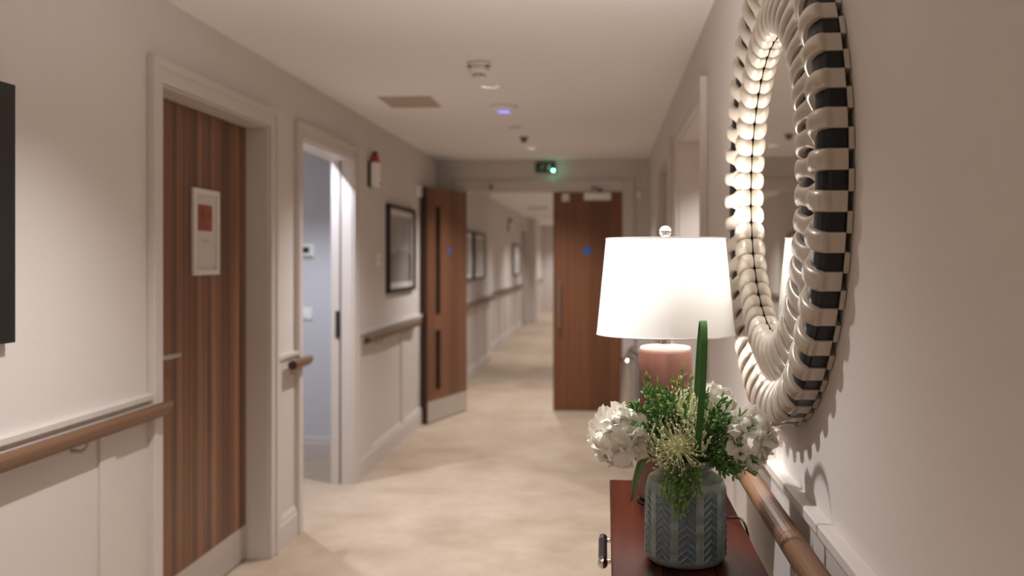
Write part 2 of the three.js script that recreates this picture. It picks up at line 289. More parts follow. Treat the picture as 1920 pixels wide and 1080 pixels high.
// ---------------------------------------------------------------- downlights
function downlight(label, x, d, color, power, group, cone = 1.08, soft = 0.85) {
  const t = thing('downlight', label, 'light', [x, CEIL, d], group);
  part(t, 'trim_ring', lathe([[0.049, 0.0], [0.049, -0.004], [0.056, -0.008], [0.072, -0.005], [0.074, 0]], 40, x, CEIL, d), M.white);
  part(t, 'reflector', lathe([[0.05, 0], [0.047, 0.02], [0.041, 0.045], [0.034, 0.062], [0.034, 0.075], [0.0, 0.075]], 40, x, CEIL, d), M.reflector);
  const g = new THREE.CylinderGeometry(0.03, 0.03, 0.006, 28); g.translate(x, CEIL + 0.066, -d);
  part(t, 'lamp_disc', g, std({ color: 0x111111, emissive: color, emissiveIntensity: 11 }));
  const l = new THREE.SpotLight(color, power, 0, cone, soft, 2); l.position.set(0, 0.004, 0); l.castShadow = true; l.shadow.radius = 1.2;
  l.target.position.set(0, -2, 0); t.add(l); t.add(l.target);
}
LIGHTS_D.forEach((d, i) => {
  const l = ['recessed ceiling downlight furthest behind the viewer', 'recessed ceiling downlight just behind the viewer', 'recessed ceiling downlight overhead opposite the ribbed mirror', 'recessed ceiling downlight just beyond the smoke detector', 'recessed ceiling downlight nearest the exit sign',
    'first recessed downlight past the double doors', 'second recessed downlight past the double doors', 'third recessed downlight past the double doors', 'fourth recessed downlight past the double doors', 'fifth recessed downlight past the double doors', 'last recessed downlight at the far end of the corridor'][i];
  downlight(l, LX, d, DOWN_COLOR, DOWN_POWER, 'corridor downlights');
});
downlight('recessed cool white downlight inside the side room', -1.96, 5.6, ROOM_COLOR, ROOM_POWER, undefined, 1.15, 0.28);
downlight('recessed downlight hidden in the small lobby on the mirror side', 0.85, 4.6, DOWN_COLOR, 5, undefined, 0.98, 0.2);

// ---------------------------------------------------------------- handrails
function handrail(label, side, d0, d1, xw, o = {}) {
  const s = side === 'left' ? 1 : -1; xw = xw ?? (side === 'left' ? LW : RW); const xc = xw + s * 0.055, y = 0.89, R = 0.0235;
  const t = thing('handrail', label, 'handrail', [xc, y - R, (d0 + d1) / 2], o.group);
  const sh = new THREE.Shape(); sh.absellipse(0, 0, R, R * 1.02, 0, Math.PI * 2);
  const g = new THREE.ExtrudeGeometry(sh, { depth: d1 - d0, bevelEnabled: false, curveSegments: 10, steps: 1 });
  const p = g.attributes.position; // the far end is cut on the slant, longer at the top
  if (!o.noFarTip) for (let i = 0; i < p.count; i++) if (p.getZ(i) < 1e-6) p.setZ(i, -0.045 + (R - p.getY(i)) * 1.7);
  g.translate(xc, y, -d1); g.computeVertexNormals();
  part(t, 'rail', metric(g, 'z', 0, d0 * 0.37), M.oak);
  const cap = new THREE.CylinderGeometry(R * 0.97, R * 0.97, 0.002, 24); cap.rotateX(Math.PI / 2); cap.translate(xc, y, -d0 + 0.001); if (d0 > 0 && !o.joined) part(t, 'end_grain', cap, M.doorEdge, 'dark end grain');
  const n = Math.max(1, Math.round((d1 - d0) / 1.1));
  for (let i = 0; i < n; i++) { const d = d0 + (d1 - d0) * (i + 0.5) / n; part(t, 'bracket', tube([[xw + s * 0.003, y - 0.05, d], [xw + s * 0.04, y - 0.05, d], [xc, y - 0.035, d], [xc, y - R + 0.002, d]], 0.006, 12, 8), M.steel); }
}
handrail('oak handrail on the left wall before the closed walnut door', 'left', -3.9, 3.345);
handrail('short oak handrail stub between the two left doorways', 'left', 4.77, 5.03);
handrail('oak handrail below the landscape picture beside the open fire door', 'left', 6.30, 8.1);
handrail('oak handrail beyond the double doors under the paired pictures', 'left', END + 0.25, 13.65);
handrail('far oak handrail under the single picture beyond the double doors', 'left', 14.3, 20.3, LW2);
handrail('short oak handrail at the dim far end of the corridor', 'left', 23.35, 26.5, LW2);
handrail('oak handrail on the right wall behind the console table', 'right', -3.9, 1.86, undefined, { noFarTip: true });
handrail('oak handrail on the right wall beside the table lamp', 'right', 1.862, 3.83, undefined, { joined: true });
handrail('oak handrail on the right wall near the fire extinguisher', 'right', 7.35, 9.2);

// ---------------------------------------------------------------- pictures
function picture(label, xw, s, d0, d1, y0, y1, seed, group, w = 0.03) {
  const t = thing('framed_picture', label, 'picture', [xw, y0, (d0 + d1) / 2], group), X = (a, b) => s > 0 ? [xw + a, xw + b] : [xw - b, xw - a];
  const k = 0.032;
  part(t, 'frame', mergeGeometries([box(...X(0, k), y0, y1, d0, d0 + w, 'y', 0.002), box(...X(0, k), y0, y1, d1 - w, d1, 'y', 0.002), box(...X(0, k), y0, y0 + w, d0 + w, d1 - w, 'z', 0.002), box(...X(0, k), y1 - w, y1, d0 + w, d1 - w, 'z', 0.002)]), M.blackFrame);
  part(t, 'mount', box(...X(0, 0.014), y0 + w, y1 - w, d0 + w, d1 - w), M.mat, 'white mount board');
  const n = vnoise(seed), n2 = vnoise(seed + 1), mx = w + 0.06, my = w + 0.045;
  const tex = dataTex(256, 256, (u, v) => { const hill = 0.36 + 0.12 * n(u * 4, 1) + 0.04 * n(u * 17, 5); const sky = 120 + 34 * n2(u * 5, v * 8); const land = 44 + 34 * n2(u * 24, v * 40); const k2 = clamp((v - hill) * 26 + 0.5); const g = lerp(land, sky, k2); return [g, g * 0.98, g * 0.95]; });
  const W = d1 - d0 - 2 * mx, H = y1 - y0 - 2 * my, pg = new THREE.PlaneGeometry(W, H); pg.rotateY(s * Math.PI / 2); pg.translate(xw + s * 0.0148, (y0 + y1) / 2, -(d0 + d1) / 2);
  part(t, 'print', pg, std({ map: tex, roughness: 0.9 }), 'grey landscape print');
  const gl = new THREE.PlaneGeometry(d1 - d0 - 2 * w, y1 - y0 - 2 * w); gl.rotateY(s * Math.PI / 2); gl.translate(xw + s * 0.022, (y0 + y1) / 2, -(d0 + d1) / 2); part(t, 'glass', gl, M.glass);
}
picture('broad black framed picture cut off by the left edge of the photo', LW, 1, 1.5, 2.5, 1.19, 1.87, 201, undefined, 0.11);
picture('black framed landscape picture above the handrail before the open fire door', LW, 1, 7.1, 8.1, 1.165, 1.82, 211);
picture('first of two paired black framed pictures beyond the open fire door', LW, 1, 10.75, 11.72, 1.17, 1.75, 221);
picture('second of two paired black framed pictures beyond the open fire door', LW, 1, 11.83, 12.88, 1.17, 1.75, 231);
picture('small distant black framed picture under the far alarm sounder', LW2, 1, 18.6, 20.0, 1.12, 1.71, 241);
picture('furthest dark framed picture at the end of the corridor', LW2, 1, 23.9, 25.2, 1.12, 1.70, 251);

// ---------------------------------------------------------------- wall devices
function sounder(label, xw, d, y, h = 0.17) {
  const t = thing('alarm_sounder', label, 'alarm', [xw, y, d]);
  part(t, 'base_plate', box(xw, xw + 0.018, y, y + h, d - 0.055, d + 0.055, 'y', 0.006), M.dark);
  part(t, 'body', box(xw + 0.018, xw + 0.07, y + 0.002, y + h - 0.004, d - 0.05, d + 0.05, 'y', 0.012), M.white);
  const g = new THREE.SphereGeometry(0.032, 24, 14, 0, Math.PI * 2, 0, Math.PI / 2); g.scale(1, 2.2, 1); g.translate(xw + 0.038, y + h - 0.004, -d); part(t, 'beacon', g, M.red, 'red beacon dome');
  const c = new THREE.CylinderGeometry(0.016, 0.022, 0.02, 16); c.translate(xw + 0.038, y + h + 0.06, -d); part(t, 'beacon_cap', c, M.dark);
  part(t, 'test_port', box(xw + 0.07, xw + 0.073, y + 0.015, y + 0.035, d + 0.015, d + 0.035), M.dark);
}
sounder('white alarm sounder with red beacon beside the open doorway', LW, 6.6, 1.9);
sounder('distant alarm sounder on the wall beyond the double doors', LW2, 17.7, 1.92);
function wallPlate(name, label, cat, x0, x1, y0, y1, d, extra) { const t = thing(name, label, cat, [(x0 + x1) / 2, y0, d]); part(t, 'plate', box(x0, x1, y0, y1, d - 0.014, d, 'y', 0.004), M.white); extra && extra(t); }
wallPlate('thermostat', 'white thermostat with dark display inside the side room', 'thermostat', -2.20, -2.065, 1.425, 1.525, 6.94, t => { part(t, 'display', box(-2.165, -2.1, 1.46, 1.5, 6.921, 6.927), M.dark); part(t, 'button_strip', box(-2.19, -2.075, 1.43, 1.44, 6.92, 6.927), M.grey); });
wallPlate('light_switch', 'white light switch below the thermostat in the side room', 'switch', -2.17, -2.08, 0.985, 1.07, 6.94, t => part(t, 'rocker', box(-2.14, -2.11, 1.005, 1.05, 6.92, 6.927, 'y', 0.002), M.white));
{ const t = thing('door_contact', 'small white sensor on the left wall above the open fire door edge', 'sensor', [LW, 1.94, 8.25]); part(t, 'body', box(LW, LW + 0.05, 1.94, 2.03, 8.2, 8.28, 'y', 0.006), M.white); part(t, 'keeper_disc', box(LW + 0.05, LW + 0.058, 1.955, 2.015, 8.21, 8.27, 'y', 0.003), M.steel); }
{ const t = thing('wall_sensor', 'tiny white sensor in the right corner beside the double doors', 'sensor', [0.31, 1.98, END]); part(t, 'body', box(0.285, 0.335, 1.98, 2.05, END - 0.03, END, 'y', 0.008), M.white); part(t, 'lens', box(0.3, 0.32, 1.99, 2.005, END - 0.034, END - 0.029), M.whiteMatt); }
{ const t = thing('call_button', 'small white wall plate left of the landscape picture', 'switch', [LW, 1.37, 6.86]); part(t, 'plate', box(LW, LW + 0.012, 1.37, 1.455, 6.8, 6.885, 'y', 0.003), M.white); part(t, 'button', box(LW + 0.012, LW + 0.016, 1.395, 1.43, 6.825, 6.86), M.whiteMatt); }
{ // second closer bracket on the lintel above the open leaf
  const t = thing('closer_bracket', 'small closer bracket on the lintel above the open fire door', 'bracket', [-1.12, OH + 0.035, END - 0.025]); part(t, 'plate', box(-1.2, -1.04, OH + 0.035, OH + 0.07, END - 0.033, END - 0.025, 'x', 0.003), M.trim); part(t, 'pivot', box(-1.08, -1.05, OH + 0.03, OH + 0.06, END - 0.05, END - 0.033, 'x', 0.003), M.dark); }
{ // exit sign
  const x0 = -0.64, x1 = -0.475, y0 = 2.235, y1 = 2.315, d = END; const t = thing('exit_sign', 'dark green running man exit sign above the double doors', 'sign', [(x0 + x1) / 2, y0, d]);
  part(t, 'housing', box(x0 - 0.008, x1 + 0.008, y0 - 0.006, y1 + 0.006, d - 0.03, d, 'x', 0.004), M.dark);
  const cv = document.createElement('canvas'); cv.width = 256; cv.height = 124; const c = cv.getContext('2d'); c.fillStyle = '#0f3d22'; c.fillRect(0, 0, 256, 124); c.fillStyle = '#b9c2b4'; c.strokeStyle = '#b9c2b4'; c.lineCap = 'round';
  c.fillRect(160, 18, 46, 88); c.beginPath(); c.arc(92, 26, 11, 0, 7); c.fill(); c.lineWidth = 15; const L = (...p) => { c.beginPath(); c.moveTo(p[0], p[1]); for (let i = 2; i < p.length; i += 2) c.lineTo(p[i], p[i + 1]); c.stroke(); };
  L(86, 44, 78, 74); c.lineWidth = 9; L(84, 46, 108, 58, 124, 50); L(84, 46, 64, 54, 56, 70); L(79, 74, 100, 86, 96, 110); L(78, 74, 66, 94, 44, 98);
  c.fillStyle = '#0f3d22'; c.beginPath(); c.arc(176, 40, 9, 0, 7); c.fill();
  const tx = new THREE.CanvasTexture(cv); tx.colorSpace = THREE.SRGBColorSpace; const pg = new THREE.PlaneGeometry(x1 - x0, y1 - y0); pg.translate((x0 + x1) / 2, (y0 + y1) / 2, -d + 0.0312); part(t, 'pictogram', pg, std({ map: tx, roughness: 0.5 }));
  const led = new THREE.SphereGeometry(0.009, 16, 10); led.translate(x1 - 0.008, y0 + 0.008, -d + 0.036); const ledM = part(t, 'status_led', led, std({ color: 0x0a4028, emissive: new THREE.Color().setRGB(0.12, 1, 0.55), emissiveIntensity: 42 }), 'bright green status light');
  const pl = new THREE.PointLight(new THREE.Color().setRGB(0.12, 1, 0.55), 0.0012); pl.position.set(x1 - 0.008 - (x0 + x1) / 2, 0.008, 0.05); pl.castShadow = true; t.add(pl); void ledM;
}
// ---------------------------------------------------------------- ceiling devices
{ const x = -0.6, d = 4.72, y = CEIL; const t = thing('smoke_detector', 'white smoke detector hanging nearest on the ceiling', 'detector', [x, y, d]);
  part(t, 'base', lathe([[0, 0], [0.058, 0], [0.058, -0.014], [0.053, -0.018], [0, -0.018]], 36, x, y, d), M.white);
  part(t, 'body', lathe([[0.0, -0.018], [0.05, -0.018], [0.05, -0.045], [0.042, -0.052], [0.034, -0.054], [0, -0.054]], 36, x, y, d), M.white);
  for (let i = 0; i < 8; i++) { const a = i / 8 * Math.PI * 2; const g = new THREE.BoxGeometry(0.006, 0.016, 0.012); g.rotateY(-a); g.translate(x + Math.cos(a) * 0.03, y - 0.061, -d + Math.sin(a) * 0.03); part(t, 'chamber_rib', g, M.whiteMatt); }
  part(t, 'cap', lathe([[0, -0.066], [0.033, -0.066], [0.03, -0.074], [0, -0.077]], 30, x, y, d), M.white);
  for (let i = 0; i < 3; i++) { const a = -1.6 + i * 2.1; const g = new THREE.BoxGeometry(0.004, 0.006, 0.03); g.rotateY(-a); g.translate(x + Math.cos(a) * 0.0525, y - 0.02, -d + Math.sin(a) * 0.0525); part(t, 'slot', g, M.dark); } }
{ const x = -0.618, d = 6.06, y = CEIL; const t = thing('wifi_access_point', 'round white ceiling unit with blue light bar', 'access point', [x, y, d]);
  part(t, 'shell', lathe([[0, 0], [0.088, 0], [0.09, -0.008], [0.085, -0.017], [0.062, -0.03], [0.03, -0.037], [0, -0.038]], 48, x, y, d), M.white);
  const g = new THREE.TorusGeometry(0.036, 0.0028, 8, 40); g.rotateX(Math.PI / 2); g.translate(x, y - 0.0355, -d); part(t, 'status_light', g, std({ color: 0x202040, emissive: new THREE.Color().setRGB(0.22, 0.2, 1), emissiveIntensity: 2.2 }), 'blue glowing ring');
  const pl = new THREE.PointLight(new THREE.Color().setRGB(0.25, 0.22, 1), 0.004); pl.position.set(0, -0.06, 0); pl.castShadow = true; t.add(pl); }
{ const x = -0.638, d = 7.03, y = CEIL; const t = thing('sprinkler_cover', 'small flat disc on the ceiling past the round unit', 'sprinkler', [x, y, d]); part(t, 'cover_plate', lathe([[0, -0.006], [0.036, -0.006], [0.038, -0.003], [0.038, 0], [0, 0]], 32, x, y, d), M.whiteMatt); part(t, 'gasket', lathe([[0.038, 0], [0.042, -0.0015], [0.046, 0]], 32, x, y, d), M.grey); }
{ const x = -0.62, d = 7.6, y = CEIL; const t = thing('motion_sensor', 'small dark cone shaped sensor on the ceiling', 'sensor', [x, y, d]); part(t, 'collar', lathe([[0, 0], [0.034, 0], [0.034, -0.008], [0, -0.008]], 28, x, y, d), M.grey); part(t, 'cone', lathe([[0.03, -0.008], [0.022, -0.03], [0.014, -0.042], [0, -0.044]], 28, x, y, d), std({ color: 0x6a5c50, roughness: 0.5 })); }
{ const t = thing('access_hatch', 'flat square access hatch in the ceiling left of the downlight', 'hatch', [-1.15, CEIL, 5.82]); part(t, 'panel', box(-1.305, -0.995, CEIL - 0.007, CEIL - 0.001, 5.61, 6.03, 'z', 0.001), M.hatch); part(t, 'frame', mergeGeometries([box(-1.32, -1.305, CEIL - 0.006, CEIL, 5.595, 6.045), box(-0.995, -0.98, CEIL - 0.006, CEIL, 5.595, 6.045), box(-1.305, -0.995, CEIL - 0.006, CEIL, 5.595, 5.61), box(-1.305, -0.995, CEIL - 0.006, CEIL, 6.03, 6.045)]), M.ceil); }
{ const t = thing('access_hatch', 'distant access hatch in the ceiling beyond the double doors', 'hatch', [-1.2, CEIL, 17.8]); part(t, 'panel', box(-1.39, -1.01, CEIL - 0.007, CEIL - 0.001, 17.5, 18.1, 'z', 0.001), M.hatch); part(t, 'rim', box(-1.4, -1.0, CEIL - 0.004, CEIL, 17.49, 18.11), M.ceil); }

// ---------------------------------------------------------------- fire extinguisher
{ const x = 0.213, d = 8.92; const t = thing('fire_extinguisher', 'polished steel fire extinguisher standing by the closed fire door', 'extinguisher', [x, 0, d]);
  part(t, 'cylinder', lathe([[0, 0.004], [0.07, 0.004], [0.082, 0.012], [0.084, 0.03], [0.084, 0.47], [0.08, 0.5], [0.062, 0.53], [0.03, 0.55], [0.018, 0.555], [0.018, 0.57], [0, 0.57]], 40, x, 0, d), std({ color: 0xc9c5bf, metalness: 1, roughness: 0.18 }));
  part(t, 'foot_ring', lathe([[0.074, 0], [0.086, 0], [0.086, 0.02], [0.082, 0.024]], 32, x, 0, d), M.dark);
  part(t, 'valve', lathe([[0, 0.57], [0.02, 0.57], [0.022, 0.585], [0.015, 0.6], [0, 0.6]], 20, x, 0, d), M.chrome);
  const ga = new THREE.SphereGeometry(0.017, 18, 12); ga.translate(x - 0.03, 0.575, -d + 0.02); part(t, 'gauge', ga, M.chrome);
  part(t, 'handle', tube([[x - 0.01, 0.6, d], [x + 0.02, 0.632, d - 0.03], [x + 0.03, 0.645, d - 0.1]], 0.008, 14, 8), M.dark); part(t, 'carry_lever', tube([[x - 0.01, 0.59, d], [x + 0.02, 0.605, d - 0.05], [x + 0.03, 0.6, d - 0.11]], 0.008, 14, 8), M.chrome);
  part(t, 'hose', tube([[x + 0.02, 0.585, d], [x + 0.07, 0.57, d - 0.02], [x + 0.098, 0.45, d - 0.02], [x + 0.098, 0.12, d - 0.02]], 0.009, 28, 8), M.dark); }

// ---------------------------------------------------------------- console table
const CT = 0.80, CX0 = 0.012, CX1 = 0.314, CD0 = 1.5, CD1 = 2.77;
{ const t = thing('console_table', 'dark reddish brown wooden console table with drawers under the mirror', 'table', [(CX0 + CX1) / 2, 0, (CD0 + CD1) / 2]);
  const pw = (CX1 - CX0) / 3;
  for (let i = 0; i < 3; i++) part(t, 'top_plank', box(CX0 + pw * i + (i ? 0.0006 : 0), CX0 + pw * (i + 1) - (i < 2 ? 0.0006 : 0), CT - 0.028, CT, CD0, CD1, 'z', 0.0022, i * 0.17, i * 0.6), M.maho);
  const bx0 = CX0 + 0.02, bx1 = CX1 - 0.008, b0 = CD0 + 0.03, b1 = CD1 - 0.03, by = CT - 0.19;
  part(t, 'apron', mergeGeometries([box(bx0 + 0.02, bx1, by, CT - 0.028, b0, b0 + 0.02, 'x'), box(bx0 + 0.02, bx1, by, CT - 0.028, b1 - 0.02, b1, 'x'), box(bx1 - 0.02, bx1, by, CT - 0.028, b0 + 0.02, b1 - 0.02, 'z'), box(bx0 + 0.02, bx1 - 0.02, by, by + 0.012, b0 + 0.02, b1 - 0.02, 'z')]), M.maho);
  const n = 2, w = (b1 - b0) / n;
  for (let i = 0; i < n; i++) { const a = b0 + w * i + 0.004, b = b0 + w * (i + 1) - 0.004, dr = part(t, 'drawer', box(bx0, bx0 + 0.02, by + 0.004, CT - 0.032, a, b, 'z', 0.002, i * 0.3, 0.2 * i), M.maho);
    const m = i === 1 ? 2.385 : 1.885, hx = bx0 - 0.038, hy = CT - 0.085, L = 0.085;
    part(dr, 'handle_grip', tube([[hx, hy, m - L], [hx, hy, m], [hx, hy, m + L]], 0.0105, 8, 16), std({ color: 0x2a2a2e, roughness: 0.4, metalness: 0.3 }), 'black bar of the pull handle');
    for (const q of [-1, 1]) { const e = new THREE.CapsuleGeometry(0.0115, 0.022, 6, 16); e.rotateX(Math.PI / 2); e.translate(hx, hy, -(m + q * (L + 0.008))); part(dr, 'handle_end', e, M.chrome, 'chrome end of the pull handle'); part(dr, 'handle_post', tube([[hx, hy, m + q * (L + 0.002)], [bx0, hy, m + q * (L + 0.002)]], 0.006, 4, 10), M.chrome); } }
  for (const [lx, ld] of [[bx0 + 0.02, b0], [bx1 - 0.05, b0], [bx0 + 0.02, b1 - 0.05], [bx1 - 0.05, b1 - 0.05]]) part(t, 'leg', box(lx, lx + 0.05, 0, by, ld, ld + 0.05, 'y', 0.004), M.maho);
  part(t, 'lower_shelf', box(bx0 + 0.02, bx1, 0.14, 0.165, b0 + 0.051, b1 - 0.051, 'z', 0.003), M.maho);
}
// ---------------------------------------------------------------- table lamp
const LPX = 0.150, LPD = 2.525;
{ const x = LPX, d = LPD, y = CT; const t = thing('table_lamp', 'lit table lamp with white drum shade and brown cylinder base', 'lamp', [x, y, d]);
  part(t, 'foot', lathe([[0, 0], [0.071, 0], [0.071, 0.012], [0, 0.012]], 48, x, y, d), M.acrylic, 'clear acrylic foot');
  const n = vnoise(301), n2 = vnoise(302); const clay = dataTex(256, 256, (u, v) => mixc([64, 34, 25], [92, 55, 42], clamp(0.6 * n(u * 8 + 3 * v, v * 60) + 0.4 * n2(u * 30, v * 30))), true, [1, 1]);
  part(t, 'base', lathe([[0, 0.012], [0.063, 0.012], [0.0668, 0.018], [0.0668, 0.376], [0.065, 0.385], [0.061, 0.391], [0.054, 0.393], [0.03, 0.392], [0, 0.392]], 64, x, y, d), phys({ map: clay, roughness: 0.5, clearcoat: 0.25, clearcoatRoughness: 0.4 }), 'brown glazed cylinder');
  part(t, 'neck', box(x - 0.0125, x + 0.0125, y + 0.392, y + 0.43, d - 0.0125, d + 0.0125, 'y', 0.002), M.acrylic, 'clear square neck');
  part(t, 'socket', lathe([[0, 0.43], [0.014, 0.43], [0.016, 0.54], [0.03, 0.552], [0.03, 0.57], [0, 0.57]], 20, x, y, d), M.steel);
  const yb = 0.422, yt = 0.661, rb = 0.1715, rt = 0.148;
  const shadeM = phys({ color: 0xfffdfa, roughness: 1, transmission: 0.04, thickness: 0, side: THREE.DoubleSide });
  const sh = part(t, 'shade', lathe([[rb, yb], [rt, yt]], 72, x, y, d), shadeM, 'white fabric drum shade');
  for (const [r, yy] of [[rb, yb], [rt, yt]]) { const g = new THREE.TorusGeometry(r, 0.0016, 8, 72); g.rotateX(Math.PI / 2); g.translate(x, y + yy, -d); part(sh, 'shade_rim', g, M.white); }
  for (let i = 0; i < 3; i++) { const a = 0.5 + i * Math.PI * 2 / 3; part(sh, 'spider_arm', tube([[x, y + yt - 0.006, d], [x + Math.cos(a) * rt, y + yt - 0.001, d + Math.sin(a) * rt]], 0.0016, 4, 6), M.steel); }
  for (const q of [-1, 1]) part(t, 'harp', tube([[x + q * 0.014, y + 0.5, d], [x + q * 0.055, y + 0.55, d], [x + q * 0.055, y + 0.625, d], [x + q * 0.004, y + yt - 0.006, d]], 0.0017, 24, 6), M.steel);
  const f = new THREE.SphereGeometry(0.0148, 24, 16); f.scale(1, 0.98, 1); f.translate(x, y + yt + 0.018, -d); part(t, 'finial', f, M.acrylic, 'clear glass ball finial'); part(t, 'finial_stem', lathe([[0, 0], [0.005, 0], [0.004, 0.006], [0, 0.006]], 14, x, y + yt - 0.001, d), M.chrome);
  const b = new THREE.SphereGeometry(0.03, 24, 16); b.scale(1, 1.15, 1); b.translate(x, y + 0.605, -d); part(t, 'bulb', b, std({ color: 0xffffff, emissive: LAMP_COLOR, emissiveIntensity: 20 }));
  const l = new THREE.PointLight(LAMP_COLOR, LAMP_POWER); l.position.set(0, 0.605, 0); l.castShadow = true; l.shadow.radius = 1.4; t.add(l);
}
{ const x = LPX, d = LPD, y = CT, t = thing('power_cable', 'thin black cable leaving the lamp over the console edge', 'cable', [x + 0.07, y, d - 0.01]);
  part(t, 'flex', tube([[x + 0.074, y + 0.0032, d - 0.012], [x + 0.1, y + 0.0032, d - 0.05], [x + 0.135, y + 0.006, d - 0.16], [CX1 - 0.004, y + 0.016, d - 0.22], [CX1 + 0.007, y - 0.015, d - 0.235], [CX1 + 0.009, y - 0.12, d - 0.24], [CX1 + 0.012, 0.3, d - 0.24]], 0.0028, 60, 8), M.dark); }
// ---------------------------------------------------------------- round mirror
{ const YC = 1.568, DC = 2.225, NR = 48; const t = thing('wall_mirror', 'large rounded mirror in a ribbed champagne and black frame on the wall', 'mirror', [RW, YC, DC]);
  t.scale.z = 1.175;   // slightly wider than tall
  const ctrl = [[0.331, 0.0275], [0.3285, 0.034], [0.334, 0.0425], [0.347, 0.048], [0.362, 0.0495], [0.380, 0.047], [0.398, 0.041], [0.412, 0.0365], [0.425, 0.0365], [0.438, 0.041], [0.452, 0.049], [0.468, 0.055], [0.485, 0.0565], [0.498, 0.0535], [0.506, 0.0485], [0.5102, 0.042], [0.511, 0.03], [0.511, 0.02], [0.511, 0.011]];
  const curve = new THREE.CatmullRomCurve3(ctrl.map(p => new THREE.Vector3(p[0], p[1], 0)), false, 'centripetal'); const NP = 64, prof = [];
  for (let i = 0; i <= NP; i++) { const p = curve.getPointAt(i / NP), q = curve.getTangentAt(i / NP); prof.push({ r: p.x, h: p.y, nr: -q.y, nh: q.x }); }
  // one radial rib: rounded over the rolls, flat on the outer side
  const NS = 14, pos = [], idx = [], bump = (x, m, w) => Math.exp(-(((x - m) / w) ** 2));
  for (const p of prof) {
    const flat = clamp((p.r - 0.509) / 0.0012) * clamp((0.046 - p.h) / 0.01), inner = clamp((0.366 - p.r) / 0.026), seam = 0.75 * bump(p.r, 0.419, 0.01);
    const hw = lerp(lerp(lerp(0.0168, 0.0176, clamp((p.r - 0.42) / 0.06)), 0.0279, clamp(1.35 * bump(p.r, 0.423, 0.019))), 0.0216, inner), A = lerp(0.0105, 0.0022, flat) * (1 - 0.62 * clamp(seam));
    for (let j = 0; j <= NS; j++) { const a = -Math.PI / 2 + Math.PI * j / NS, sx = Math.sin(a), c = Math.max(0, Math.cos(a)); const round = A * Math.pow(c, 0.75), square = A * Math.min(1, c * 6); const disp = lerp(round, square, flat) - (j === 0 || j === NS ? 0.006 : 0); pos.push(-(p.h + p.nh * disp), sx * hw, p.r + p.nr * disp); }
  }
  for (let i = 0; i < NP; i++) for (let j = 0; j < NS; j++) { const a = i * (NS + 1) + j, b = a + 1, c = a + NS + 1, e = c + 1; idx.push(a, b, c, b, e, c); }
  const rib = new THREE.BufferGeometry(); rib.setAttribute('position', new THREE.Float32BufferAttribute(pos, 3)); rib.setIndex(idx); rib.computeVertexNormals();
  for (let k = 0; k < NR; k++) { const m = local(t, 'rib', rib, M.pearl); m.rotation.x = k / NR * Math.PI * 2; }
  const sink = p => p.r > 0.5095 && p.h < 0.042 ? 0 : 0.003;
  const ring = prof.map(p => new THREE.Vector2(p.r - p.nr * sink(p), p.h - p.nh * sink(p)));
  ring.push(new THREE.Vector2(0.505, 0.0105), new THREE.Vector2(0.335, 0.0105), new THREE.Vector2(ring[0].x, ring[0].y)); const bg = new THREE.LatheGeometry(ring, 200); bg.rotateZ(Math.PI / 2); local(t, 'frame_core', bg, M.blackGloss, 'glossy black ring between the ribs');
  const fin = new RoundedBoxGeometry(0.0085, 0.036, 0.07, 1, 0.0008); fin.translate(-0.0058, 0, 0.4795);
  for (let k = 0; k < NR; k++) { const m = local(t, 'back_fin', fin, M.pearl); m.rotation.x = (k + 0.5) / NR * Math.PI * 2; }
  const back = new THREE.CylinderGeometry(0.44, 0.44, 0.0108, 96); back.rotateZ(Math.PI / 2); back.translate(-0.0054, 0, 0); local(t, 'back_board', back, M.dark);
  const gl = new THREE.CylinderGeometry(0.3325, 0.3325, 0.012, 128); gl.rotateZ(Math.PI / 2); gl.translate(-0.0165, 0, 0); local(t, 'mirror_glass', gl, M.mirror);
}
